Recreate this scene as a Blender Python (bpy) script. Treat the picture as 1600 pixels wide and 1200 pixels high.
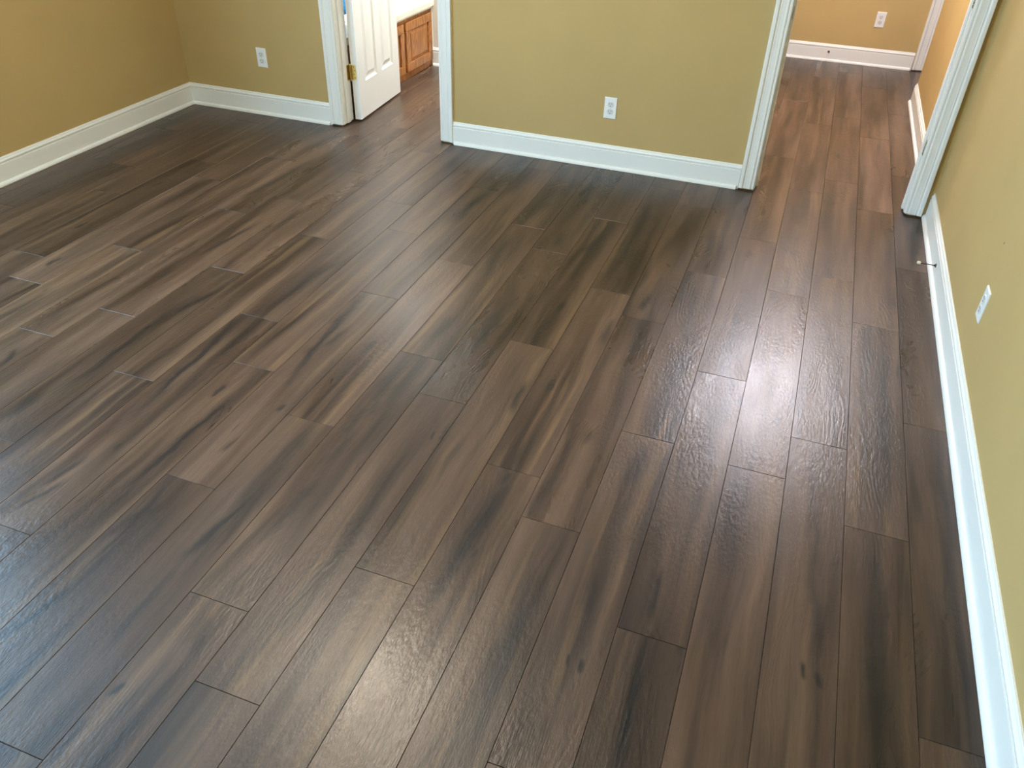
import bpy, bmesh, math, random
from mathutils import Vector, Matrix
for o in list(bpy.data.objects): bpy.data.objects.remove(o)
C = bpy.context.scene.collection
SC = bpy.context.scene

# ---------------------------------------------------------------- camera
YAW, PITCH, ROLL, CAMH = 0.3340, 0.6353, 0.0321, 1.69
cy, sy, cp, sp, cr, sr = math.cos(YAW), math.sin(YAW), math.cos(PITCH), math.sin(PITCH), math.cos(ROLL), math.sin(ROLL)
fwd = Vector((-sy*cp, cy*cp, -sp)); rgt = Vector((cy, sy, 0)); upv = rgt.cross(fwd)
r2 = rgt*cr + upv*sr; u2 = -rgt*sr + upv*cr
cam = bpy.data.cameras.new('camera'); cam.sensor_width = 36; cam.lens = 1241.45/1600*36
cam.clip_start = 0.02
cam_o = bpy.data.objects.new('camera', cam); C.objects.link(cam_o)
cam_o.matrix_world = Matrix(((r2.x, u2.x, -fwd.x, 0), (r2.y, u2.y, -fwd.y, 0), (r2.z, u2.z, -fwd.z, CAMH), (0, 0, 0, 1)))
SC.camera = cam_o

# ---------------------------------------------------------------- sky, lights, exposure
W = bpy.data.worlds.new('sky'); SC.world = W; W.use_nodes = True
bg = W.node_tree.nodes['Background']; bg.inputs[0].default_value = (0.38, 0.68, 0.97, 1); bg.inputs[1].default_value = 19.5
SC.view_settings.view_transform = 'Standard'; SC.view_settings.look = 'None'
SC.view_settings.gamma = 1; SC.view_settings.use_curve_mapping = False
SC.view_settings.exposure = 0.03

def lamp(name, kind, loc, power, col, size=0.2, rot=None, portal=False, size_y=None):
    l = bpy.data.lights.new(name, kind); l.energy = power; l.color = col
    if kind == 'AREA':
        l.size = size
        if size_y: l.shape = 'RECTANGLE'; l.size_y = size_y
        if portal: l.cycles.is_portal = True
    elif kind == 'POINT': l.shadow_soft_size = size
    o = bpy.data.objects.new(name, l); o.location = loc
    if rot: o.rotation_euler = rot
    C.objects.link(o); return o
CEIL = 2.44
MAINL = (-1.50, 2.12); HALLL = (0.22, 5.65); BATHL = (-2.25, 5.62)
lamp('main_ceiling_bulb', 'POINT', (MAINL[0], MAINL[1], CEIL-0.20), 92, (1.0, 0.89, 0.72), 0.12)
lamp('hall_ceiling_bulb', 'POINT', (HALLL[0], HALLL[1], CEIL-0.16), 222, (0.88, 0.875, 1.0), 0.13)
lamp('bath_vanity_bulb', 'POINT', (BATHL[0], BATHL[1]-0.1, 2.1), 150, (0.84, 0.95, 1.0), 0.12)
# daylight enters through two windows (left wall, near wall)
WL = (-0.20, 1.85, 0.40, 2.30)     # y0,y1,z0,z1 in the left wall
XL, XR, YB, YN, YF = -3.815, 0.735, 4.332, -0.80, 7.40
lamp('window_portal_left', 'AREA', (XL-0.13, (WL[0]+WL[1])/2, (WL[2]+WL[3])/2), 1, (1, 1, 1), WL[3]-WL[2], (0, math.radians(-90), 0), True, WL[1]-WL[0])

# ---------------------------------------------------------------- materials
def S2L(r, g, b):
    f = lambda c: (c/255/12.92) if c/255 <= 0.04045 else ((c/255+0.055)/1.055)**2.4
    return (f(r), f(g), f(b), 1)
class NT:
    def __init__(s, m): s.t = m.node_tree; s.n = s.t.nodes; s.l = s.t.links
    def new(s, ty, **k):
        nd = s.n.new(ty)
        for a, v in k.items(): setattr(nd, a, v)
        return nd
    def put(s, sock, v):
        if isinstance(v, bpy.types.NodeSocket): s.l.new(v, sock)
        elif v is not None: sock.default_value = v
    def m(s, op, a, b=None, c=None, clamp=False):
        nd = s.new('ShaderNodeMath', operation=op); nd.use_clamp = clamp
        for i, v in enumerate((a, b, c)):
            if v is not None: s.put(nd.inputs[i], v)
        return nd.outputs[0]
    def comb(s, x, y, z):
        nd = s.new('ShaderNodeCombineXYZ')
        for i, v in enumerate((x, y, z)): s.put(nd.inputs[i], v)
        return nd.outputs[0]
    def sep(s, v):
        nd = s.new('ShaderNodeSeparateXYZ'); s.put(nd.inputs[0], v); return nd.outputs
    def noise(s, v, sc=1.0, det=2.0, rough=0.5, dist=0.0):
        nd = s.new('ShaderNodeTexNoise'); s.put(nd.inputs['Vector'], v)
        nd.inputs['Scale'].default_value = sc; nd.inputs['Detail'].default_value = det
        nd.inputs['Roughness'].default_value = rough; nd.inputs['Distortion'].default_value = dist
        return nd.outputs['Fac']
    def mr(s, v, a, b, c=0.0, d=1.0, smooth=False):
        nd = s.new('ShaderNodeMapRange')
        if smooth: nd.interpolation_type = 'SMOOTHSTEP'
        s.put(nd.inputs[0], v)
        for i, q in enumerate((a, b, c, d)): s.put(nd.inputs[i+1], q)
        return nd.outputs[0]
    def mix(s, f, a, b, mode='MIX'):
        nd = s.new('ShaderNodeMix', data_type='RGBA', blend_type=mode)
        s.put(nd.inputs[0], f); s.put(nd.inputs[6], a); s.put(nd.inputs[7], b); return nd.outputs[2]
    def bump(s, h, strength, dist):
        nd = s.new('ShaderNodeBump'); nd.inputs['Strength'].default_value = strength
        nd.inputs['Distance'].default_value = dist; s.put(nd.inputs['Height'], h); return nd.outputs[0]
def newmat(name):
    m = bpy.data.materials.new(name); m.use_nodes = True
    return m, NT(m), m.node_tree.nodes['Principled BSDF']
def paint(name, col, rough, bumpd=0.0, bs=300, var=0.03, spec=0.5):
    m, t, b = newmat(name)
    P = t.new('ShaderNodeNewGeometry').outputs['Position']
    n = t.noise(P, 2.3, 3); f = t.mr(n, 0.3, 0.7, 1-var, 1+var)
    t.put(b.inputs['Base Color'], t.mix(1.0, col, t.comb(f, f, f), 'MULTIPLY'))
    b.inputs['Roughness'].default_value = rough; b.inputs['Specular IOR Level'].default_value = spec
    if bumpd: t.put(b.inputs['Normal'], t.bump(t.noise(P, bs, 2), 0.6, bumpd))
    return m
M = {}
M['wall'] = paint('tan_wall_paint', (0.475, 0.343, 0.146, 1), 0.75, 0.0004, 260, 0.03, 0.25)
M['trim'] = paint('white_trim_paint', (0.80, 0.80, 0.765, 1), 0.38, 0.0001, 60, 0.02)
M['ceil'] = paint('ceiling_paint', (0.80, 0.80, 0.76, 1), 0.9, 0.0005, 120)
M['bathwall'] = paint('bathroom_paint', (0.68, 0.60, 0.52, 1), 0.8)
M['door'] = paint('door_paint', (0.84, 0.84, 0.84, 1), 0.35, 0.0002, 90, 0.01)
M['plastic'] = paint('white_plastic', (0.82, 0.82, 0.80, 1), 0.28, 0, 1, 0.0)
M['socket'] = paint('grey_white_plastic', (0.66, 0.67, 0.66, 1), 0.3, 0, 1, 0.0)
M['slot'] = paint('dark_slot', (0.02, 0.02, 0.02, 1), 0.7, 0, 1, 0.0)
M['rubber'] = paint('cream_rubber', (0.78, 0.68, 0.52, 1), 0.6, 0, 1, 0.0)
M['marble'] = paint('cultured_marble', (0.84, 0.80, 0.70, 1), 0.15, 0, 1, 0.04)
M['tub'] = paint('tub_acrylic', (0.88, 0.88, 0.88, 1), 0.12, 0, 1, 0.0)
M['sub'] = paint('subfloor', (0.035, 0.025, 0.02, 1), 0.9, 0, 1, 0.1)
M['chip'] = paint('bare_wood_chip', (0.30, 0.22, 0.12, 1), 0.8, 0, 1, 0.2)
def metal(name, col, rough):
    m, t, b = newmat(name)
    b.inputs['Metallic'].default_value = 1.0; b.inputs['Base Color'].default_value = col
    P = t.new('ShaderNodeNewGeometry').outputs['Position']
    t.put(b.inputs['Roughness'], t.mr(t.noise(P, 80, 2), 0.3, 0.7, rough*0.8, rough*1.2))
    return m
M['brass'] = metal('polished_brass', (0.83, 0.62, 0.22, 1), 0.22)
M['bronze'] = metal('dark_bronze', (0.035, 0.028, 0.022, 1), 0.4)
M['bronze'].node_tree.nodes['Principled BSDF'].inputs['Metallic'].default_value = 0.4
def towel_mat():
    m, t, b = newmat('blue_terry')
    P = t.new('ShaderNodeNewGeometry').outputs['Position']; x, y, z = t.sep(P)
    d = t.m('SINE', t.m('ADD', t.m('MULTIPLY', z, 26.0), t.m('MULTIPLY', y, 60.0)))
    f = t.mr(d, 0.75, 0.95, 0, 1)
    t.put(b.inputs['Base Color'], t.mix(f, (0.02, 0.22, 0.50, 1), (0.62, 0.80, 0.90, 1)))
    b.inputs['Roughness'].default_value = 0.9
    t.put(b.inputs['Normal'], t.bump(t.noise(P, 500, 2), 0.8, 0.002)); return m
M['towel'] = towel_mat()
def oak_mat():
    m, t, b = newmat('honey_oak')
    P = t.new('ShaderNodeTexCoord').outputs['Object']; x, y, z = t.sep(P)
    rnd = t.new('ShaderNodeObjectInfo').outputs['Random']
    o = t.m('MULTIPLY', rnd, 40.0)
    g = t.noise(t.comb(t.m('ADD', t.m('MULTIPLY', x, 60.0), o), t.m('MULTIPLY', y, 60.0), t.m('MULTIPLY', z, 4.0)), 1.0, 4, 0.6, 0.6)
    r = t.m('SINE', t.m('MULTIPLY', t.noise(t.comb(t.m('ADD', t.m('MULTIPLY', x, 5.0), o), t.m('MULTIPLY', y, 9.0), t.m('MULTIPLY', z, 2.0)), 1.0, 1), 70.0))
    f = t.m('ADD', t.m('MULTIPLY', g, 0.8), t.m('MULTIPLY', r, 0.12))
    t.put(b.inputs['Base Color'], t.mix(t.mr(f, 0.2, 0.7), (0.22, 0.075, 0.020, 1), (0.52, 0.22, 0.065, 1)))
    b.inputs['Roughness'].default_value = 0.35
    t.put(b.inputs['Normal'], t.bump(g, 0.3, 0.0006)); return m
M['oak'] = oak_mat()

def plank_mat():
    m, t, b = newmat('vinyl_plank_wood')
    P = t.new('ShaderNodeTexCoord').outputs['Object']; X, Y, Z = t.sep(P)
    oi = t.new('ShaderNodeObjectInfo'); rnd = oi.outputs['Random']
    r1 = t.m('MULTIPLY', rnd, 91.7); r2_ = t.m('FRACT', t.m('MULTIPLY', rnd, 517.3)); r3 = t.m('FRACT', t.m('MULTIPLY', rnd, 1931.9))
    def nz(sx, sy_, off, det=3, rough=0.5, dist=0.0):
        return t.noise(t.comb(t.m('MULTIPLY', X, sx), t.m('MULTIPLY', Y, sy_), t.m('ADD', r1, off)), 1.0, det, rough, dist)
    # warp along the grain
    wp = t.m('SUBTRACT', nz(5, 1.6, 3.3, 2), 0.5)
    Xw = t.m('ADD', X, t.m('MULTIPLY', wp, 0.06))
    def nw(sx, sy_, off, det=3, rough=0.5):
        return t.noise(t.comb(t.m('MULTIPLY', Xw, sx), t.m('MULTIPLY', Y, sy_), t.m('ADD', r1, off)), 1.0, det, rough, 0.0)
    base = nw(13, 0.9, 11.1, 2)
    c0 = t.mix(t.mr(base, 0.30, 0.70, 0, 1), (0.024, 0.0140, 0.0100, 1), (0.108, 0.065, 0.044, 1))
    # golden tan stripes
    tan = t.mr(nw(26, 1.1, 27.7, 2), 0.54, 0.72, 0, 1)
    c1 = t.mix(t.m('MULTIPLY', tan, t.mr(r2_, 0.0, 1.0, 0.15, 0.9)), c0, (0.148, 0.088, 0.047, 1))
    # reddish brown passages
    red = t.mr(nw(18, 1.3, 55.5, 2), 0.54, 0.70, 0, 0.5)
    c1 = t.mix(red, c1, (0.062, 0.032, 0.021, 1))
    # smoky blue-grey streaks: scattered ones
    sm = t.m('MULTIPLY', t.mr(nw(15, 1.25, 71.3, 3, 0.55), 0.55, 0.74, 0, 1), t.mr(r3, 0, 1, 0.3, 0.8))
    # smoky streaks where the boards in the photograph carry them
    wob = t.m('MULTIPLY', t.m('SUBTRACT', nz(14, 9, 5.9, 3, 0.6), 0.5), 2.6)
    wob2 = t.m('MULTIPLY', t.m('SUBTRACT', nz(60, 7, 8.9, 3, 0.6), 0.5), 1.4)
    tot = None
    for i in range(5):
        a = t.new('ShaderNodeAttribute', attribute_type='OBJECT', attribute_name='streak_pos_%d' % i).outputs['Vector']
        c = t.new('ShaderNodeAttribute', attribute_type='OBJECT', attribute_name='streak_size_%d' % i).outputs['Vector']
        ax, ay, ahl = t.sep(a); hw, st, sl = t.sep(c)
        dy0 = t.m('SUBTRACT', Y, ay)
        dx = t.m('SUBTRACT', t.m('SUBTRACT', X, ax), t.m('MULTIPLY', sl, dy0))
        dx = t.m('DIVIDE', dx, t.m('MAXIMUM', hw, 0.001)); dy = t.m('DIVIDE', dy0, t.m('MAXIMUM', ahl, 0.001))
        dx = t.m('ADD', dx, t.m('ADD', wob, wob2))
        dy2 = t.m('MULTIPLY', dy, dy)
        r = t.m('ADD', t.m('MULTIPLY', t.m('MULTIPLY', dx, dx), 0.8), t.m('MULTIPLY', dy2, t.m('MULTIPLY', dy2, 0.7)))
        k = t.m('MULTIPLY', t.m('EXPONENT', t.m('MULTIPLY', r, -1.0)), st)
        tot = k if tot is None else t.m('MAXIMUM', tot, k)
    f = t.m('MAXIMUM', sm, tot, clamp=True)
    c2 = t.mix(t.m('MULTIPLY', f, 0.93), c1, (0.0080, 0.0085, 0.0100, 1))
    # knots
    vk = t.new('ShaderNodeTexVoronoi'); t.put(vk.inputs['Vector'], t.comb(t.m('MULTIPLY', Xw, 9.0), t.m('MULTIPLY', Y, 2.6), t.m('ADD', r1, 2.0)))
    vk.inputs['Scale'].default_value = 1.0
    kd = t.m('ADD', vk.outputs['Distance'], t.m('MULTIPLY', t.m('SUBTRACT', nz(70, 45, 61.0, 2), 0.5), 0.16))
    kcol = t.sep(vk.outputs['Color'])[0]
    kn = t.m('MULTIPLY', t.mr(kd, 0.05, 0.17, 1, 0, True), t.m('GREATER_THAN', kcol, 0.62))
    c2 = t.mix(t.m('MULTIPLY', kn, 0.75), c2, (0.010, 0.009, 0.009, 1))
    # little dark cracks running with the grain
    cv = t.new('ShaderNodeTexVoronoi'); t.put(cv.inputs['Vector'], t.comb(t.m('MULTIPLY', Xw, 34.0), t.m('MULTIPLY', Y, 3.4), t.m('ADD', r1, 9.0)))
    cv.inputs['Scale'].default_value = 1.0
    ck = t.m('MULTIPLY', t.mr(cv.outputs['Distance'], 0.03, 0.13, 1, 0, True), t.m('GREATER_THAN', t.sep(cv.outputs['Color'])[1], 0.80))
    ck = t.m('MULTIPLY', ck, t.mr(nz(240, 9, 31.0, 2), 0.38, 0.6, 0, 1))
    c2 = t.mix(t.m('MULTIPLY', ck, 0.85), c2, (0.009, 0.008, 0.008, 1))
    # fine fibre
    fib = nw(210, 5.5, 91.0, 4, 0.65); fib2 = nw(620, 22, 44.0, 2, 0.6)
    ff = t.m('MULTIPLY', t.mr(fib, 0.3, 0.7, 0.87, 1.13), t.mr(fib2, 0.3, 0.7, 0.94, 1.06))
    c3 = t.mix(1.0, c2, t.comb(ff, ff, ff), 'MULTIPLY')
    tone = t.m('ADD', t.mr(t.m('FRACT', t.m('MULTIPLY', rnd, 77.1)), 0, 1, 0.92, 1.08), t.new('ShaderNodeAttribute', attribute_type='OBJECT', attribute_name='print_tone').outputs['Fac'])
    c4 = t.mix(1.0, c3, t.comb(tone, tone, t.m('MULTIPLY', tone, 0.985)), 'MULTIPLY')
    t.put(b.inputs['Base Color'], c4)
    # embossed cathedral grain
    arch = t.m('ADD', t.m('MULTIPLY', t.noise(t.comb(t.m('MULTIPLY', Xw, 7.0), t.m('MULTIPLY', Y, 1.5), t.m('ADD', r1, 15.0)), 1.0, 1.2, 0.4), 46.0), t.m('MULTIPLY', nz(45, 10, 19.0, 2), 1.5))
    rings = t.m('SINE', t.m('MULTIPLY', arch, 3.0))
    zone = t.mr(nz(7, 1.7, 37.0, 1), 0.46, 0.62, 0.12, 1.0, True)
    pores = nz(420, 20, 51.0, 3, 0.6)
    lump = t.m('MULTIPLY', nz(100, 50, 77.0, 2, 0.55), t.mr(nz(9, 4, 12.0, 1), 0.4, 0.62, 0.45, 1.3))
    h = t.m('ADD', t.m('MULTIPLY', t.m('MULTIPLY', rings, zone), 0.24), t.m('ADD', t.m('MULTIPLY', pores, 1.0), t.m('MULTIPLY', lump, 2.0)))
    h = t.m('SUBTRACT', h, t.m('MULTIPLY', t.m('ADD', ck, kn), 0.2))
    t.put(b.inputs['Normal'], t.bump(h, 1.0, 0.00040))
    t.put(b.inputs['Roughness'], t.m('ADD', t.m('ADD', t.mr(nz(9, 2.2, 83.0, 2), 0.3, 0.7, 0.28, 0.35), t.mr(r2_, 0, 1, -0.03, 0.04)), t.m('MULTIPLY', rings, 0.006)))
    b.inputs['Specular IOR Level'].default_value = 0.40
    return m
M['plank'] = plank_mat()

# ---------------------------------------------------------------- mesh helpers
def finish(name, bm, mat, parent=None, smooth=False, loc=None):
    bmesh.ops.recalc_face_normals(bm, faces=bm.faces)
    me = bpy.data.meshes.new(name); bm.to_mesh(me); bm.free()
    me.materials.append(M[mat] if isinstance(mat, str) else mat)
    if smooth:
        for p in me.polygons: p.use_smooth = True
    o = bpy.data.objects.new(name, me); C.objects.link(o)
    if parent: o.parent = parent
    if loc: o.location = loc
    return o
def bx(bm, x0, x1, y0, y1, z0, z1, bev=0.0):
    r = bmesh.ops.create_cube(bm, size=1.0)
    for v in r['verts']:
        v.co = Vector(((x0+x1)/2+v.co.x*(x1-x0), (y0+y1)/2+v.co.y*(y1-y0), (z0+z1)/2+v.co.z*(z1-z0)))
    if bev:
        es = list({e for v in r['verts'] for e in v.link_edges})
        bmesh.ops.bevel(bm, geom=es, offset=bev, segments=2, affect='EDGES', profile=0.5)
def box(name, x0, x1, y0, y1, z0, z1, mat, parent=None, bev=0.0):
    bm = bmesh.new(); bx(bm, x0, x1, y0, y1, z0, z1, bev); return finish(name, bm, mat, parent)
def cyl(bm, p0, p1, r0, r1=None, seg=16):
    p0, p1 = Vector(p0), Vector(p1); r1 = r0 if r1 is None else r1; d = p1-p0
    r = bmesh.ops.create_cone(bm, cap_ends=True, segments=seg, radius1=r0, radius2=r1, depth=d.length)
    q = Vector((0, 0, 1)).rotation_difference(d.normalized()).to_matrix().to_4x4()
    bmesh.ops.transform(bm, matrix=Matrix.Translation((p0+p1)/2) @ q, verts=r['verts'])
def sweep(name, prof, A, B, n, mat, parent=None, ma=0.0, mb=0.0, up=(0, 0, 1)):
    """profile (out, along up) carried from A to B; n points out of the wall; ma, mb mitre the ends"""
    A, B, n, up = Vector(A), Vector(B), Vector(n), Vector(up); t = (B-A).normalized()
    bm = bmesh.new(); r0 = []; r1 = []
    for d, z in prof:
        r0.append(bm.verts.new(A + n*d + up*z + t*(d*ma))); r1.append(bm.verts.new(B + n*d + up*z - t*(d*mb)))
    k = len(prof)
    for i in range(k): bm.faces.new((r0[i], r0[(i+1) % k], r1[(i+1) % k], r1[i]))
    bm.faces.new(r0); bm.faces.new(r1[::-1])
    return finish(name, bm, mat, parent)
def tag(o, label=None, cat=None, group=None, kind=None):
    if label: o['label'] = label
    if cat: o['category'] = cat
    if group: o['group'] = group
    if kind: o['kind'] = kind
    return o
def struct(o, label): return tag(o, label, None, None, 'structure')
def empty(name, loc=(0, 0, 0)):
    o = bpy.data.objects.new(name, None); o.empty_display_size = 0.05; o.location = loc; C.objects.link(o); return o

# ---------------------------------------------------------------- floor of planks
bm = bmesh.new()
bx(bm, XL-0.1, XR+0.1, YN-0.1, YB+0.02, -0.03, -0.0085)
bx(bm, XL-0.1, 2.1, YB+0.02, YF+0.1, -0.03, -0.0085)
floor = struct(finish('floor', bm, 'sub'), 'brown wood-look plank floor running through the room, hall and bathroom')
PW, PL, X0 = 0.17845, 1.213, -0.1437
REF = {-21: 1.55, -20: 2.62, -19: 2.05, -18: 2.94, -17: 2.27, -16: 2.08, -15: 2.48, -14: 1.79, -13: 2.02, -12: 1.27, -11: 1.70, -10: .99,
       -9: 1.91, -8: 1.33, -7: .505, -6: .99, -5: .78, -4: 1.22, -3: 1.74, -2: 1.565, -1: .845, 0: 1.29, 1: 2.02, 2: 2.24, 3: 1.88,
       4: 1.25, 5: 1.7, 6: 2.2, 7: 1.1, 8: 1.55, 9: 2.0, 10: 1.3, 11: 1.8}
BANDS = [(-0.218, 2.619, 0.2, 0.0288, 0.6, -0.017),
(0.295, 2.985, 0.166, 0.0305, 0.4, -0.02),
(0.504, 2.539, 0.375, 0.0267, 0.8, -0.031),
(0.603, 3.006, 0.037, 0.0094, 0.8, 0.031),
(-0.157, 2.136, 0.253, 0.0206, 0.4, -0.076),
(-0.233, 1.902, 0.096, 0.019, 0.7, -0.015),
(-0.072, 1.411, 0.067, 0.0078, 0.8, 0.017),
(-0.061, 1.074, 0.143, 0.0111, 0.9, -0.023),
(-0.222, 1.278, 0.152, 0.0199, 0.5, -0.117),
(-0.196, 1.148, 0.02, 0.0081, 1.0, -0.053),
(-0.23, 1.152, 0.018, 0.0061, 1.0, -0.126),
(-0.247, 0.93, 0.054, 0.0281, 0.4, -0.133),
(0.336, 1.511, 0.097, 0.0121, 0.6, -0.084),
(0.311, 1.331, 0.022, 0.0054, 1.0, -0.135),
(0.346, 1.317, 0.019, 0.007, 1.0, -0.168),
(0.489, 1.428, 0.289, 0.0183, 0.7, 0.014),
(-0.606, 1.416, 0.226, 0.0179, 0.85, 0.063),
(-0.384, 1.106, 0.233, 0.0208, 0.75, -0.064),
(-0.21, 1.345, 0.091, 0.0096, 0.7, -0.053),
(-0.072, 1.433, 0.077, 0.0081, 0.9, -0.042),
(-0.06, 1.169, 0.018, 0.0066, 1.0, -0.056),
(-0.682, 0.929, 0.094, 0.0098, 0.6, 0.012),
(-0.252, 1.761, 0.069, 0.0127, 0.5, -0.421),
(-1.85, 1.115, 0.07, 0.0114, 0.8, 0.278),
(-1.628, 1.131, 0.123, 0.0148, 0.5, 0.052),
(-1.533, 1.139, 0.077, 0.0179, 0.6, 0.369),
(-1.53, 0.792, 0.093, 0.015, 0.9, 0.192),
(-1.289, 1.227, 0.157, 0.0144, 0.9, 0.112),
(-1.297, 0.929, 0.143, 0.0109, 0.6, -0.063),
(-1.133, 1.359, 0.125, 0.0171, 0.7, 0.021),
(-1.11, 0.895, 0.051, 0.0242, 0.5, -0.253),
(-1.187, 0.697, 0.019, 0.0084, 0.9, 0.322),
(-1.2, 0.556, 0.055, 0.0169, 0.6, -0.119),
(-1.526, 2.202, 0.299, 0.0198, 0.95, -0.076),
(-1.431, 1.741, 0.02, 0.0095, 0.9, 0.106),
(-1.137, 2.414, 0.082, 0.0232, 0.6, 0.005),
(-0.969, 2.495, 0.235, 0.0276, 0.85, 0.041),
(-1.155, 1.829, 0.306, 0.0241, 0.7, -0.026),
(-1.28, 1.559, 0.132, 0.0206, 0.7, -0.005),
(-0.706, 2.104, 0.078, 0.0139, 0.9, -0.069),
(-0.599, 1.697, 0.029, 0.0106, 0.8, 0.099),
(-0.893, 1.8, 0.018, 0.0041, 1.0, -0.146),
(-2.505, 1.619, 0.054, 0.0117, 0.8, -0.283),
(-2.74, 1.921, 0.081, 0.0224, 0.4, 0.065),
(-2.185, 1.898, 0.316, 0.0198, 0.85, -0.017),
(-2.227, 1.434, 0.074, 0.0201, 0.6, -0.078),
(-1.882, 1.864, 0.329, 0.0152, 0.9, -0.062),
(-1.63, 1.5, 0.247, 0.0139, 0.9, 0.04),
(-1.476, 1.517, 0.034, 0.0089, 0.6, 0.132),
(-1.799, 1.38, 0.016, 0.0081, 0.7, 0.078),
(-1.862, 1.226, 0.069, 0.0113, 0.7, 0.225),
(-2.368, 2.751, 0.17, 0.0103, 0.85, 0.112),
(-2.234, 3.02, 0.124, 0.0174, 0.6, -0.064),
(-2.144, 2.219, 0.124, 0.0195, 0.8, 0.204),
(-1.808, 2.615, 0.12, 0.0139, 0.6, 0.211),
(-1.907, 2.084, 0.075, 0.0123, 0.85, -0.213),
(-1.487, 2.174, 0.078, 0.0127, 0.7, 0.138),
(-2.703, 2.783, 0.03, 0.0071, 1.0, -0.068),
(-2.564, 3.452, 0.304, 0.0211, 0.8, 0.069),
(-1.48, 3.534, 0.194, 0.0236, 0.9, 0.041),
(-1.168, 3.694, 0.27, 0.0372, 0.6, 0.051),
(-1.164, 3.077, 0.178, 0.0284, 0.7, -0.12),
(-0.944, 3.344, 0.073, 0.0216, 0.8, -0.05),
(-0.622, 3.584, 0.447, 0.0358, 0.8, 0.018),
(-0.437, 3.577, 0.265, 0.0206, 0.6, 0.103),
(-0.433, 2.923, 0.071, 0.0169, 0.9, 0.086),
(-0.263, 3.596, 0.153, 0.0174, 0.6, -0.025),
(-0.254, 2.949, 0.239, 0.032, 0.7, -0.076),
(-0.521, 2.634, 0.081, 0.0141, 0.8, -0.004),
(-0.754, 2.748, 0.04, 0.0109, 1.0, 0.037),
(-0.784, 3.369, 0.104, 0.0196, 0.8, 0.167),
(-0.958, 2.601, 0.094, 0.0303, 0.6, -0.023),
(0.124, 4.191, 0.201, 0.0283, 0.6, -0.001),
(0.237, 4.083, 0.122, 0.0313, 0.6, -0.045),
(0.104, 3.752, 0.147, 0.0294, 0.6, -0.034),
(0.11, 3.345, 0.125, 0.0187, 0.6, -0.014),
(0.662, 3.963, 0.265, 0.0258, 0.8, 0.048),
(-0.066, 5.691, 0.164, 0.0158, 0.8, 0.049),
(0.192, 6.64, 0.126, 0.0231, 0.5, -0.036),
(0.479, 6.037, 0.254, 0.0314, 0.7, -0.015),
(0.476, 1.512, 0.326, 0.0189, 0.7, 0.018),
(0.485, 1.745, 0.022, 0.0084, 0.9, 0.004),
(0.508, 1.586, 0.017, 0.0055, 0.8, 0.013),
(0.65, 1.593, 0.318, 0.0113, 0.5, 0.057),
(0.652, 1.635, 0.014, 0.0046, 0.9, 0.064),
(0.321, 1.645, 0.214, 0.0149, 0.6, -0.034),
(-0.165, 2.233, 0.026, 0.0053, 0.9, -0.061),
(0.16, 2.315, 0.022, 0.0084, 0.8, -0.042),
(-0.111, 1.982, 0.048, 0.0069, 0.7, -0.078),
(-0.575, 1.382, 0.018, 0.0048, 0.8, 0.069)]
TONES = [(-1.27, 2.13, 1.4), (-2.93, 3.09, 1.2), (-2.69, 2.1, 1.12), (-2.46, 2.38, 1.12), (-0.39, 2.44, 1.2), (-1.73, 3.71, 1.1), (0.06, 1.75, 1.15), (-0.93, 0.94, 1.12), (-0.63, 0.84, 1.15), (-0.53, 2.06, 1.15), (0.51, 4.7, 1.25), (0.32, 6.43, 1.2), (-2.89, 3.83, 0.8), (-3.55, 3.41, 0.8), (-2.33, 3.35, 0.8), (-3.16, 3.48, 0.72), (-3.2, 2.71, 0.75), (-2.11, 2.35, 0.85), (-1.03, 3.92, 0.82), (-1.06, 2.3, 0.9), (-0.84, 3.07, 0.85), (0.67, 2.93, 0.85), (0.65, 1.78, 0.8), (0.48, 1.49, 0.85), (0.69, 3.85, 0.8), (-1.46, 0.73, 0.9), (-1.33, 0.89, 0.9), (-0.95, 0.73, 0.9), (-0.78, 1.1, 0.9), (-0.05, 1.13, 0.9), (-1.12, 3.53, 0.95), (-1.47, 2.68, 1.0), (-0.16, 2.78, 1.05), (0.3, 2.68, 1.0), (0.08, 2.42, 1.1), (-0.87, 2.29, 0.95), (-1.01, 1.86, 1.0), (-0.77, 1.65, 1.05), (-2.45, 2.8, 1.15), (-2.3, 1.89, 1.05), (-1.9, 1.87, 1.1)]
meshes = {}
def plank_mesh(w, l):
    key = (round(w, 3), round(l, 3))
    if key in meshes: return meshes[key]
    g = 0.0004; b = 0.0008; dp = 0.0009
    bm = bmesh.new(); hx, hy = w/2-g, l/2-g
    ring = []
    for ix, z in ((0, -0.008), (0, -dp), (b, 0.0)):
        ring.append([bm.verts.new((sx*(hx-ix), sy_*(hy-ix), z)) for sx, sy_ in ((-1, -1), (1, -1), (1, 1), (-1, 1))])
    for a, c in ((0, 1), (1, 2)):
        for i in range(4): bm.faces.new((ring[a][i], ring[a][(i+1) % 4], ring[c][(i+1) % 4], ring[c][i]))
    bm.faces.new(ring[2]); bm.faces.new(ring[0][::-1])
    bmesh.ops.recalc_face_normals(bm, faces=bm.faces)
    me = bpy.data.meshes.new('plank'); bm.to_mesh(me); bm.free(); me.materials.append(M['plank'])
    meshes[key] = me; return me
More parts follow.
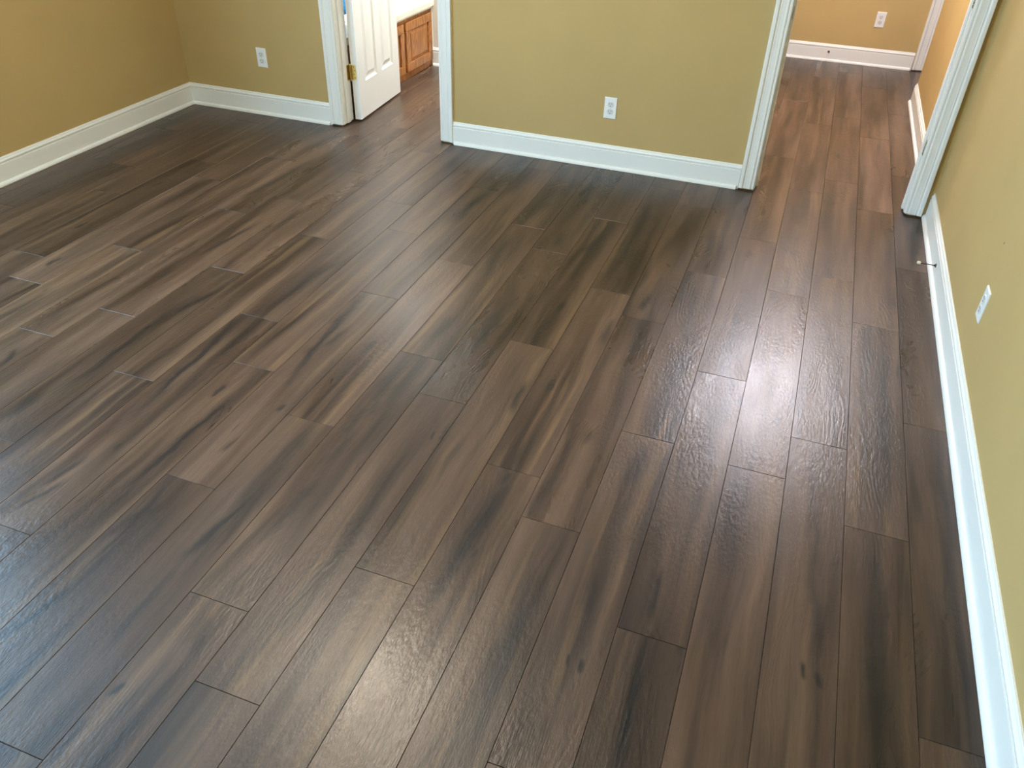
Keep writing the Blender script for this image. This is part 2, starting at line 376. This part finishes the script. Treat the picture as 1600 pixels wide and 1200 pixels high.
for k in range(-21, 12):
    xa, xb = X0+k*PW, X0+(k+1)*PW
    y0, y1 = YN, YB+0.008
    if -15 <= k <= -7: y1 = 5.90
    if -2 <= k <= 4: y1 = YF+0.02
    if k >= 5: y0, y1 = 6.40, YF+0.02
    if k == -21: xa = XL+0.003
    ys = [REF[k]+i*PL for i in range(-6, 8)]
    cuts = [y0] + [y for y in ys if y0+0.03 < y < y1-0.03] + [y1]
    for a, c in zip(cuts[:-1], cuts[1:]):
        o = bpy.data.objects.new('plank', plank_mesh(xb-xa, c-a)); C.objects.link(o)
        px, py = (xa+xb)/2, (a+c)/2
        o.location = (px, py, 0); o.parent = floor
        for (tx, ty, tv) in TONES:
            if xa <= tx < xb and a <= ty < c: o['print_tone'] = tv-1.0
        i = 0
        for (bx_, by, hl, hw, st, sl) in BANDS:
            if xa <= bx_ < xb and a <= by < c and i < 5:
                o['streak_pos_%d' % i] = (bx_-px, by-py, hl); o['streak_size_%d' % i] = (max(hw*0.95, 0.004), st, sl); i += 1

# ---------------------------------------------------------------- walls and ceiling
T = 0.115; YB2 = YB+T; DH = 2.045
DL, DR = -2.672, -1.998         # bathroom doorway rough opening
HL, HR = -0.146, 0.634          # hall doorway rough opening
Z0 = 0.0008
def walls(name, boxes, mat, label):
    bm = bmesh.new()
    for q in boxes: bx(bm, *q)
    return struct(finish(name, bm, mat), label)
wall_back = walls('wall_back', [(XL-T, DL-0.012, YB, YB2, Z0, CEIL), (DL-0.012, DR, YB, YB2, DH, CEIL), (DR, HL, YB, YB2, Z0, CEIL), (HL, HR, YB, YB2, DH, CEIL), (HR, XR, YB, YB2, Z0, CEIL)],
                  'wall', 'tan back wall with the bathroom doorway and the hall doorway')
walls('wall_left', [(XL-T, XL, YN-T, WL[0], Z0, CEIL), (XL-T, XL, WL[1], YB, Z0, CEIL), (XL-T, XL, WL[0], WL[1], Z0, WL[2]), (XL-T, XL, WL[0], WL[1], WL[3], CEIL)],
      'wall', 'tan left wall of the room')
wall_right = walls('wall_right', [(XR, XR+T, YN-T, 6.46, Z0, CEIL)], 'wall', 'tan right wall running on into the hall')
walls('wall_near', [(XL, XR, YN-T, YN, Z0, CEIL)],
      'wall', 'tan wall behind the camera')
walls('wall_hall_left', [(-0.42, -0.305, YB2, YF, Z0, CEIL)], 'wall', 'tan left wall of the hall')
wall_far = walls('wall_hall_far', [(-0.42, 0.842, YF, YF+T, Z0, CEIL), (0.842, 1.66, YF, YF+T, DH, CEIL), (1.66, 2.0, YF, YF+T, Z0, CEIL)], 'wall', 'tan far wall of the hall')
walls('wall_hall_side', [(2.0, 2.1, 6.46-T, YF+T, Z0, CEIL), (XR+T, 2.0, 6.46-T, 6.46, Z0, CEIL)], 'wall', 'tan walls of the side passage off the hall')
BY = 5.862
walls('wall_bathroom_back', [(XL, -0.42, BY, BY+0.1, Z0, CEIL)], 'bathwall', 'tan back wall of the bathroom')
walls('wall_bathroom_left', [(XL-T, XL, YB2, BY+0.1, Z0, CEIL)], 'bathwall', 'left wall of the bathroom behind the tub')
walls('wall_bathroom_right', [(-1.15, -1.05, YB2, BY, Z0, CEIL)], 'bathwall', 'right wall of the bathroom')
walls('ceiling', [(XL-T, 2.1, YN-T, YF+T, CEIL, CEIL+0.1)], 'ceil', 'flat white ceiling')
bmr = box('bathroom_floor_patch', -1.05, -0.5, 4.5, 5.8, -0.0085, -0.001, 'sub', floor); bmr.name = 'floor_underlay'

# windows out of frame (left and near wall)
def window(name, wall, a0, a1, z0, z1, label):
    bm = bmesh.new()
    def q(u0, u1, za, zb, d0, d1):
        if wall == 'L': bx(bm, XL-d1, XL-d0, u0, u1, za, zb)
        else: bx(bm, u0, u1, YN-d1, YN-d0, za, zb)
    q(a0-.07, a0, z0-.07, z1+.07, -.015, .06); q(a1, a1+.07, z0-.07, z1+.07, -.015, .06)
    q(a0, a1, z1, z1+.07, -.015, .06); q(a0, a1, z0-.07, z0, -.03, .06)
    m = (a0+a1)/2; q(m-.03, m+.03, z0, z1, .03, .07); q(a0, a1, (z0+z1)/2-.02, (z0+z1)/2+.02, .03, .07)
    return struct(finish(name, bm, 'trim'), label)
window('window_1', 'L', *WL, 'white framed window in the left wall')

# ---------------------------------------------------------------- baseboards
BH = 0.133
BASE = [(0, 0.001), (0.0145, 0.001), (0.0145, 0.102), (0.0140, 0.1035), (0.0085, 0.1045), (0.0085, 0.1085), (0.0130, 0.1105), (0.0135, 0.1165),
        (0.0105, 0.120), (0.0075, 0.124), (0.0065, 0.129), (0.0045, 0.1325), (0, BH)]
SHOE = [(0.0145, 0.001)] + [(0.0145+0.0135*math.cos(a), 0.001+0.002+0.017*math.sin(a)) for a in [i*math.pi/10 for i in range(6)]]
SHOE[1] = (0.028, 0.001); SHOE.insert(2, (0.028, 0.003))
def baseboard(name, A, B, n, label, ma=0, mb=0, sa=0, sb=0):
    o = struct(sweep(name, BASE, A, B, n, 'trim', None, ma, mb), label)
    A2, B2 = Vector(A), Vector(B); t = (B2-A2).normalized()
    s = sweep('shoe_moulding', SHOE, A2+t*sa, B2-t*sb, n, 'trim', o, ma if ma else 0.35, mb if mb else 0.35)
    return o
CO = 0.080  # casing width
baseboard('baseboard_left', (XL, YN, 0), (XL, YB, 0), (1, 0, 0), 'white baseboard along the left wall', 1, 1)
baseboard('baseboard_back_left', (XL, YB, 0), (-2.752, YB, 0), (0, -1, 0), 'white baseboard in the corner left of the bathroom doorway', 1, 0, 0, 0.004)
baseboard('baseboard_back', (-1.924, YB, 0), (-0.229, YB, 0), (0, -1, 0), 'white baseboard between the two doorways', 0, 0, 0.002, 0.003)
baseboard('baseboard_right', (XR, YN, 0), (XR, YB, 0), (-1, 0, 0), 'long white baseboard along the right wall', 1, 0)
baseboard('baseboard_near', (XL, YN, 0), (XR, YN, 0), (0, 1, 0), 'white baseboard behind the camera', 1, 1)
baseboard('baseboard_hall_right', (XR, YB2+0.012, 0), (XR, 6.46, 0), (-1, 0, 0), 'short white baseboard on the right wall of the hall')
baseboard('baseboard_hall_far', (-0.305, YF, 0), (0.757, YF, 0), (0, -1, 0), 'white baseboard across the far end of the hall', 0, 0, 0, 0.0)
baseboard('baseboard_hall_left', (-0.305, YB2, 0), (-0.305, YF, 0), (1, 0, 0), 'white baseboard on the left wall of the hall', 0, 1)
baseboard('baseboard_bathroom', (-2.766, BY, 0), (-1.15, BY, 0), (0, -1, 0), 'white baseboard in the bathroom beside the tub cabinet')

# ---------------------------------------------------------------- door casings, jambs
# casing profile from inner edge (0) to outer edge (CO): (thickness out of the wall, position)
CAS = [(0, 0), (0.009, 0), (0.0105, 0.003), (0.0105, 0.010), (0.0085, 0.012), (0.0085, 0.0145), (0.012, 0.017), (0.0135, 0.022), (0.0125, 0.030),
       (0.013, 0.046), (0.0145, 0.052), (0.0125, 0.0545), (0.0125, 0.0575), (0.0175, 0.060), (0.0195, 0.064), (0.0195, 0.078), (0.018, CO), (0, CO)]
ZC = 0.010
def doorcase(n, L, R, YW, out, label, sides=('L', 'R'), depth=T, stops=True, back=True, parent_label=True):
    """L,R: faces of the jambs towards the opening"""
    jt = 0.018; H = 2.03; rv = 0.005
    bm = bmesh.new(); ya, yb = min(YW, YW+depth*-out), max(YW, YW+depth*-out)
    bx(bm, L-jt, L, ya, yb, ZC, H+jt); bx(bm, R, R+jt, ya, yb, ZC, H+jt); bx(bm, L, R, ya, yb, H, H+jt)
    root = struct(finish('trim_%d' % n, bm, 'trim'), label)
    ws = [(YW, out)] + ([(YW-out*depth, -out)] if back else [])
    for yw, o in ws:
        nn = (0, o, 0)
        sweep('casing', CAS, (L-rv, yw, ZC), (L-rv, yw, H+rv+CO), nn, 'trim', root, 0, 0, (-1, 0, 0))
        sweep('casing', CAS, (R+rv, yw, ZC), (R+rv, yw, H+rv+CO), nn, 'trim', root, 0, 0, (1, 0, 0))
        sweep('casing', CAS, (L-rv, yw, H+rv), (R+rv, yw, H+rv), nn, 'trim', root, 0, 0, (0, 0, 1))
    return root
# bathroom doorway
t1 = doorcase(1, DL, DR-0.012, YB, -1, 'white casing and jambs of the bathroom doorway')
# hall doorway
t2 = doorcase(2, -0.142, 0.618, YB, -1, 'white casing and jambs of the hall doorway')
# far doorway (mostly hidden behind the hall wall's corner)
t3 = doorcase(3, 0.848, 1.655, YF, -1, 'white casing of the doorway at the far end of the hall', back=False)
# stops on the jambs
for root, L, R, y0, y1 in ((t1, DL, DR-0.012, YB+0.035, YB+0.068), (t2, -0.142, 0.618, YB+0.045, YB+0.080)):
    box('door_stop_strip', L, L+0.010, y0, y1, ZC, 2.03, 'trim', root, 0.002)
    box('door_stop_strip', R-0.010, R, y0, y1, ZC, 2.03, 'trim', root, 0.002)
# strike plate (left jamb of the hall doorway) and the old hinge mortises (right jamb)
tag(box('strike_plate', -0.1425, -0.1405, YB+0.006, YB+0.030, 0.865, 0.922, 'bronze', t2), 'dark metal strike plate')
for zc in (0.345, 1.02):
    bm = bmesh.new(); rr = random.Random(int(zc*100))
    for i in range(5):
        z = zc-0.030+i*0.0135; yy = YB+0.004+rr.uniform(-.003, .006)
        bx(bm, 0.6135, 0.6172, yy, yy+0.010+rr.uniform(0, .008), z, z+0.010)
    bx(bm, 0.6155, 0.6172, YB+0.001, YB+0.026, zc-0.034, zc-0.030); bx(bm, 0.6155, 0.6172, YB+0.001, YB+0.026, zc+0.036, zc+0.040)
    tag(finish('hinge_mortise', bm, 'chip', t2), 'chipped empty hinge mortise')

# ---------------------------------------------------------------- panel doors
def panel_door(name, w, h, th, label):
    """stands in its own frame: x 0..w, y 0..th, z 0..h; hinge edge at x=0"""
    root = empty(name); struct(root, label)
    st, mid = 0.102, 0.080; pw = (w-2*st-mid)/2
    rows = [(0.215, 0.86), (0.99, 1.60), (1.70, h-0.115)]
    for side in (0, 1):
        pass
    bm = bmesh.new()
    xs = [0, st, st+pw, st+pw+mid, w-st, w]
    zs = [0]+[v for r in rows for v in r]+[h]
    for s, yo in ((0, 0.0), (1, th)):
        gv = {}
        V = lambda i, j: gv.setdefault((i, j), bm.verts.new((xs[i], yo, zs[j])))
        for i in range(5):
            for j in range(len(zs)-1):
                panel = i in (1, 3) and j % 2 == 1
                a, b_, c, d = V(i, j), V(i+1, j), V(i+1, j+1), V(i, j+1)
                if not panel: bm.faces.new((a, b_, c, d)); continue
                sg = 1 if s == 0 else -1
                prev = [a, b_, c, d]
                for ins, dp in ((0.004, 0.0035), (0.013, 0.0085), (0.024, 0.0085), (0.044, 0.0035), (0.047, 0.0025)):
                    x0, x1, z0, z1 = xs[i]+ins, xs[i+1]-ins, zs[j]+ins, zs[j+1]-ins
                    cur = [bm.verts.new((x, yo+sg*dp, z)) for x, z in ((x0, z0), (x1, z0), (x1, z1), (x0, z1))]
                    for q in range(4): bm.faces.new((prev[q], prev[(q+1) % 4], cur[(q+1) % 4], cur[q]))
                    prev = cur
                bm.faces.new(prev)
    bm.verts.ensure_lookup_table()
    def edge(pts): bm.faces.new([bm.verts.new(p) for p in pts])
    edge([(0, 0, 0), (0, th, 0), (0, th, h), (0, 0, h)]); edge([(w, 0, 0), (w, th, 0), (w, th, h), (w, 0, h)])
    edge([(0, 0, 0), (w, 0, 0), (w, th, 0), (0, th, 0)]); edge([(0, 0, h), (w, 0, h), (w, th, h), (0, th, h)])
    bmesh.ops.remove_doubles(bm, verts=bm.verts, dist=0.0004)
    finish('door_slab', bm, 'door', root)
    return root
ang = math.atan2(5.090-4.4465, -2.661+2.614)
d1 = panel_door('door_1', 0.643, 2.01, 0.042, 'white six-panel bathroom door standing open')
# local +x along the door, local +y = left of it (away from the opening)
d1.location = (-2.6145, 4.4485, 0.014); d1.rotation_euler = (0, 0, ang)
def hinge(parent, zc, lx, ly):
    bm = bmesh.new()
    cyl(bm, (lx, ly, zc-0.045), (lx, ly, zc+0.045), 0.0060, seg=14)
    cyl(bm, (lx, ly, zc-0.052), (lx, ly, zc-0.045), 0.0045, 0.0068, 12); cyl(bm, (lx, ly, zc+0.045), (lx, ly, zc+0.052), 0.0068, 0.0045, 12)
    o = finish('hinge', bm, 'brass', parent, True); tag(o, 'polished brass butt hinge')
    return o
for zc in (0.302, 1.02, 1.80):
    z = zc-0.014
    bm = bmesh.new()
    bx(bm, -0.0022, 0.0, 0.010, 0.040, z-0.044, z+0.044, 0.0006)          # leaf on the door's edge
    cyl(bm, (-0.006, 0.045, z-0.045), (-0.006, 0.045, z+0.045), 0.0062, seg=14)
    cyl(bm, (-0.006, 0.045, z-0.051), (-0.006, 0.045, z-0.045), 0.0045, 0.0068, 12)
    cyl(bm, (-0.006, 0.045, z+0.045), (-0.006, 0.045, z+0.051), 0.0068, 0.0045, 12)
    h = finish('hinge', bm, 'brass', d1); tag(h, 'polished brass butt hinge')
    bm = bmesh.new()
    for dz, dy in ((-0.032, 0.018), (-0.010, 0.024), (0.012, 0.018), (0.034, 0.024)):
        cyl(bm, (-0.0020, dy, z+dz), (-0.0030, dy, z+dz), 0.0034, 0.0028, 8)
    finish('screw', bm, 'bronze', h)
    tag(box('hinge_leaf', DL+0.0002, DL+0.0025, YB2-0.032, YB2-0.001, zc-0.044, zc+0.044, 'brass', t1), 'polished brass hinge leaf on the jamb')
bm = bmesh.new()
for y0, s in ((-0.001, -1), (0.043, 1)):
    cyl(bm, (0.583, y0, 0.92), (0.583, y0+s*0.008, 0.92), 0.030, 0.028, 20); cyl(bm, (0.583, y0+s*0.008, 0.92), (0.583, y0+s*0.040, 0.92), 0.010, 0.012, 14)
    cyl(bm, (0.583, y0+s*0.040, 0.92), (0.583, y0+s*0.066, 0.92), 0.026, 0.022, 20)
tag(finish('door_knob', bm, 'brass', d1), 'brass door knob')
d2 = panel_door('door_2', 0.80, 2.01, 0.036, 'white closed door at the far end of the hall')
d2.location = (0.8515, YF+0.035, 0.012)
for zc in (0.29, 1.75):
    tag(box('hinge', -0.0018, 0.012, -0.010, 0.0, zc-0.045, zc+0.045, 'bronze', d2), 'dark metal hinge')

# ---------------------------------------------------------------- outlets
def outlet_proto():
    """plate in local x (width) / z (height), facing local -y, back on y=0"""
    root = empty('wall_outlet')
    bm = bmesh.new(); w, h = 0.0352, 0.0575
    rings = [[bm.verts.new((sx*(w-i), y, sz*(h-i))) for sx, sz in ((-1, -1), (1, -1), (1, 1), (-1, 1))] for i, y in ((0, 0), (0, -0.0028), (0.0016, -0.0052), (0.006, -0.0060))]
    for a in range(3):
        for i in range(4): bm.faces.new((rings[a][i], rings[a][(i+1) % 4], rings[a+1][(i+1) % 4], rings[a+1][i]))
    bm.faces.new(rings[3]); bm.faces.new(rings[0][::-1])
    finish('cover_plate', bm, 'plastic', root)
    for zc in (0.0195, -0.0195):
        bm = bmesh.new(); pts = []
        for i in range(24):
            a = 2*math.pi*i/24; x, z = 0.0172*math.cos(a), 0.0172*math.sin(a); z = max(-0.0142, min(0.0142, z)); pts.append((x, zc+z))
        f0 = [bm.verts.new((x, -0.0059, z)) for x, z in pts]; f1 = [bm.verts.new((x*0.96, -0.0078, zc+(z-zc)*0.96)) for x, z in pts]
        for i in range(24): bm.faces.new((f0[i], f0[(i+1) % 24], f1[(i+1) % 24], f1[i]))
        bm.faces.new(f1); bm.faces.new(f0[::-1])
        r = finish('receptacle', bm, 'socket', root)
        bm = bmesh.new()
        bx(bm, -0.0078, -0.0056, -0.0082, -0.0070, zc+0.0005, zc+0.0085); bx(bm, 0.0056, 0.0076, -0.0082, -0.0070, zc+0.0015, zc+0.0078)
        cyl(bm, (0, -0.0070, zc-0.0075), (0, -0.0082, zc-0.0075), 0.0026, seg=10)
        finish('slot', bm, 'slot', r)
    bm = bmesh.new(); cyl(bm, (0, -0.0058, 0), (0, -0.0072, 0), 0.0032, 0.0026, 12); finish('screw', bm, 'socket', root)
    return root
proto = outlet_proto()
def copy_tree(o, parent=None):
    c = o.copy(); C.objects.link(c)
    if parent: c.parent = parent
    for ch in list(o.children): copy_tree(ch, c)
    return c
OUT = [((-0.983, YB, 0.336), 0, 'white duplex outlet on the back wall between the two doorways'),
       ((-3.215, YB, 0.352), 0, 'white duplex outlet on the back wall between the left corner and bathroom door'),
       ((0.430, YF, 0.348), 0, 'small white duplex outlet on the far wall of the hall'),
       ((XR, 2.770, 0.340), math.radians(90), 'white duplex outlet on the right wall above the long baseboard')]
items = [proto]+[copy_tree(proto) for _ in OUT[1:]]
for o, (loc, rz, lab) in zip(items, OUT):
    o.location = loc; o.rotation_euler = (0, 0, -rz); tag(o, lab, 'outlet', 'duplex wall outlets')

# ---------------------------------------------------------------- door stops on the baseboards
def stop_proto():
    root = empty('door_stop')          # points along local -y, base on y=0
    bm = bmesh.new(); cyl(bm, (0, 0, 0), (0, -0.003, 0), 0.0095, 0.0090, 16); cyl(bm, (0, -0.003, 0), (0, -0.009, 0), 0.0060, 0.0035, 14)
    tag(finish('base_flange', bm, 'bronze', root), 'dark bronze flange')
    bm = bmesh.new(); cyl(bm, (0, -0.008, 0), (0, -0.066, 0), 0.0022, seg=10)
    tag(finish('rod', bm, 'bronze', root), 'thin dark rod')
    bm = bmesh.new(); cyl(bm, (0, -0.064, 0), (0, -0.076, 0), 0.0062, 0.0068, 14); cyl(bm, (0, -0.076, 0), (0, -0.079, 0), 0.0068, 0.0045, 14)
    tag(finish('rubber_tip', bm, 'rubber', root), 'cream rubber tip')
    return root
s1 = stop_proto(); s1.location = (XR-0.0145, 3.640, 0.060); s1.rotation_euler = (0, 0, math.radians(-90))
tag(s1, 'dark door stop with cream tip on the right wall baseboard', 'door stop', 'baseboard door stops')
s2 = copy_tree(s1); s2.location = (0.1045, YF-0.0145, 0.074); s2.rotation_euler = (0, 0, 0)
tag(s2, 'dark door stop on the baseboard at the far end of the hall', 'door stop', 'baseboard door stops')

# ---------------------------------------------------------------- tub cabinet in the bathroom
TX = -2.775; TY0, TY1, TZ = YB2+0.016, BY-0.001, 0.430
tub = empty('tub_cabinet', (TX, (TY0+TY1)/2, 0)); tag(tub, 'honey oak cabinet front enclosing the bathtub behind the open door', 'cabinet')
def local(o, root): o.location = (-root.location.x, -root.location.y, -root.location.z); return o
bm = bmesh.new()
bx(bm, TX-0.020, TX, TY0, TY1, 0.002, 0.046, 0.0015); bx(bm, TX-0.020, TX, TY0, TY1, 0.385, TZ, 0.0015)
doors = [(4.515, 4.940), (4.965, 5.375), (5.405, 5.838)]
st = [TY0, 4.515, 4.94, 4.965, 5.375, 5.405, 5.838, TY1]
for i in range(0, 8, 2): bx(bm, TX-0.020, TX, st[i]-0.012*(i > 0), st[i+1]+0.012*(i < 6), 0.044, 0.387, 0.001)
bx(bm, TX-0.030, TX-0.020, TY0, TY1, 0.002, TZ)
local(finish('face_frame', bm, 'oak', tub), tub)
for a, c in doors:
    z0, z1 = 0.052, 0.390; fr = 0.060
    bm = bmesh.new()
    for q in ((a, c, z0, z0+fr), (a, c, z1-fr, z1), (a, a+fr, z0+fr, z1-fr), (c-fr, c, z0+fr, z1-fr)):
        bx(bm, TX+0.0008, TX+0.020, q[0], q[1], q[2], q[3], 0.004)
    d = local(finish('cabinet_door', bm, 'oak', tub), tub)
    bm = bmesh.new(); ya, yc, za, zc = a+fr-0.003, c-fr+0.003, z0+fr-0.003, z1-fr+0.003
    rg = [[bm.verts.new((TX+x, y, z)) for y, z in ((ya+i, za+i), (yc-i, za+i), (yc-i, zc-i), (ya+i, zc-i))] for i, x in ((0, 0.002), (0, 0.009), (0.010, 0.009), (0.032, 0.0165), (0.036, 0.0165))]
    for k in range(4):
        for i in range(4): bm.faces.new((rg[k][i], rg[k][(i+1) % 4], rg[k+1][(i+1) % 4], rg[k+1][i]))
    bm.faces.new(rg[-1]); bm.faces.new(rg[0][::-1])
    finish('raised_panel', bm, 'oak', d)
# deck and tub basin
deck = empty('tub_deck', (TX, (TY0+TY1)/2, TZ)); tag(deck, 'cream marble deck lying on top of the oak tub cabinet', 'counter')
bm = bmesh.new()
cx, cyy, ra, rb = -3.31, (TY0+TY1)/2+0.02, 0.36, 0.58; N = 40
outer = []
x0, x1, y0, y1 = XL+0.002, TX+0.028, TY0+0.002, TY1-0.001
def ray(a):
    dx, dy = math.cos(a), math.sin(a); s = 9
    if dx > 1e-6: s = min(s, (x1-cx)/dx)
    if dx < -1e-6: s = min(s, (x0-cx)/dx)
    if dy > 1e-6: s = min(s, (y1-cyy)/dy)
    if dy < -1e-6: s = min(s, (y0-cyy)/dy)
    return cx+dx*s, cyy+dy*s
angs = sorted(set([2*math.pi*i/N for i in range(N)]+[math.atan2(yy-cyy, xx-cx) % (2*math.pi) for xx in (x0, x1) for yy in (y0, y1)]))
zt = TZ+0.034
ri = [bm.verts.new((cx+ra*math.cos(a), cyy+rb*math.sin(a), zt)) for a in angs]
ro = [bm.verts.new((*ray(a), zt)) for a in angs]; rl = [bm.verts.new((*ray(a), TZ+0.0005)) for a in angs]
rj = [bm.verts.new((cx+ra*math.cos(a), cyy+rb*math.sin(a), TZ+0.0005)) for a in angs]
n_ = len(angs)
for i in range(n_):
    j = (i+1) % n_
    bm.faces.new((ri[i], ri[j], ro[j], ro[i])); bm.faces.new((ro[i], ro[j], rl[j], rl[i])); bm.faces.new((rl[i], rl[j], rj[j], rj[i])); bm.faces.new((rj[i], rj[j], ri[j], ri[i]))
local(finish('deck_slab', bm, 'marble', deck), deck)
bm = bmesh.new()
bx(bm, TX+0.0005, TX+0.016, TY0+0.002, TY1-0.001, TZ-0.016, TZ, 0.004)
local(finish('deck_apron', bm, 'marble', deck), deck)
bm = bmesh.new(); prev = None
for s, z in ((1.06, zt+0.0005), (1.06, zt+0.012), (1.03, zt+0.018), (0.98, zt+0.014), (0.94, zt-0.03), (0.84, zt-0.30), (0.6, zt-0.34), (0.02, zt-0.345)):
    cur = [bm.verts.new((cx+ra*s*math.cos(a), cyy+rb*s*math.sin(a), z)) for a in angs]
    if prev:
        for i in range(n_): bm.faces.new((prev[i], prev[(i+1) % n_], cur[(i+1) % n_], cur[i]))
    prev = cur
bm.faces.new(prev)
tag(finish('bathtub', bm, 'tub', None, True), 'white oval bathtub sunk into the cream marble deck', 'bathtub')
# blue towel heaped on the deck edge
bm = bmesh.new(); n1, n2 = 26, 14; gv = []
for s in (0, 1):
    g_ = [[bm.verts.new((-3.035+0.012*math.sin(i*1.1)+0.012*math.sin(i*0.37+j*0.25)-s*0.022-0.004*j, 4.80+i*0.022, zt+0.019+j*0.040)) for i in range(n1)] for j in range(n2)]
    gv.append(g_)
    for j in range(n2-1):
        for i in range(n1-1): bm.faces.new((g_[j][i], g_[j][i+1], g_[j+1][i+1], g_[j+1][i]))
for i in range(n1-1):
    for j in (0, n2-1): bm.faces.new((gv[0][j][i], gv[0][j][i+1], gv[1][j][i+1], gv[1][j][i]))
for j in range(n2-1):
    for i in (0, n1-1): bm.faces.new((gv[0][j][i], gv[0][j+1][i], gv[1][j+1][i], gv[1][j][i]))
tag(finish('shower_curtain', bm, 'towel', None, True), 'bright blue striped curtain glimpsed through the gap at the door hinge', 'curtain')
# white filler strip between tub cabinet and wall
struct(box('trim_4', TX, TX+0.012, BY-0.012, BY, TZ*0+0.134, 2.0, 'trim'), 'narrow white strip beside the tub cabinet')

# ---------------------------------------------------------------- ceiling lights (out of frame)
def dome(loc, lab, col, st_):
    m, t, b = newmat('lamp_glass'); b.inputs['Base Color'].default_value = (0.9, 0.9, 0.9, 1)
    b.inputs['Emission Color'].default_value = col; b.inputs['Emission Strength'].default_value = st_
    root = empty('ceiling_light', (loc[0], loc[1], CEIL)); tag(root, lab, 'lamp', 'flush ceiling lights')
    bm = bmesh.new(); cyl(bm, (0, 0, 0), (0, 0, -0.03), 0.17, 0.165, 32); finish('base_ring', bm, 'brass', root)
    bm = bmesh.new(); prev = None
    for k in range(7):
        a = k/6*math.pi/2; r = 0.155*math.cos(a)+0.001; z = -0.03-0.08*math.sin(a)
        cur = [bm.verts.new((r*math.cos(2*math.pi*i/32), r*math.sin(2*math.pi*i/32), z)) for i in range(32)]
        if prev:
            for i in range(32): bm.faces.new((prev[i], prev[(i+1) % 32], cur[(i+1) % 32], cur[i]))
        prev = cur
    bm.faces.new(prev); finish('glass_shade', bm, m, root, True)
dome(MAINL, 'flush glass dome light on the ceiling of the main room', (1.0, 0.92, 0.72, 1), 6)
dome(HALLL, 'flush glass dome light on the ceiling of the hall', (1.0, 0.86, 0.72, 1), 6)

# ---------------------------------------------------------------- small marks
def mark_mat(name, col, a):
    m, t, b = newmat(name); b.inputs['Base Color'].default_value = col; b.inputs['Roughness'].default_value = 0.7; b.inputs['Alpha'].default_value = a
    return m
mk = mark_mat('brown_mark', (0.16, 0.08, 0.04, 1), 1.0)
bm = bmesh.new(); cyl(bm, (XR-0.0006, 2.840, 0.538), (XR+0.001, 2.840, 0.538), 0.0035, seg=10)
finish('nail_hole', bm, mk, wall_right)

def scuff_mat():
    m, t, b = newmat('dusty_scuff'); b.inputs['Base Color'].default_value = (0.30, 0.25, 0.21, 1); b.inputs['Roughness'].default_value = 0.8
    P = t.new('ShaderNodeNewGeometry').outputs['Position']
    b.inputs['Alpha'].default_value = 0.5
    t.put(b.inputs['Alpha'], t.mr(t.noise(P, 160, 3), 0.42, 0.62, 0, 0.6)); return m
sm = scuff_mat()
for pts, w in ([[(0.590, 3.655), (0.603, 3.625), (0.612, 3.610)], 0.004], [[(0.600, 3.540), (0.618, 3.495), (0.650, 3.470)], 0.006],
               [[(0.150, 5.040), (0.200, 5.062), (0.262, 5.150)], 0.010], [[(0.405, 2.760), (0.420, 2.62), (0.470, 2.47), (0.500, 2.42)], 0.006]):
    bm = bmesh.new(); pv = None
    for i, (x, y) in enumerate(pts):
        ww = w*(0.25 if i in (0, len(pts)-1) else 1)
        cur = (bm.verts.new((x-ww, y, 0.00025)), bm.verts.new((x+ww, y+ww, 0.00025)))
        if pv: bm.faces.new((pv[0], pv[1], cur[1], cur[0]))
        pv = cur
    finish('scuff_mark', bm, sm, floor)
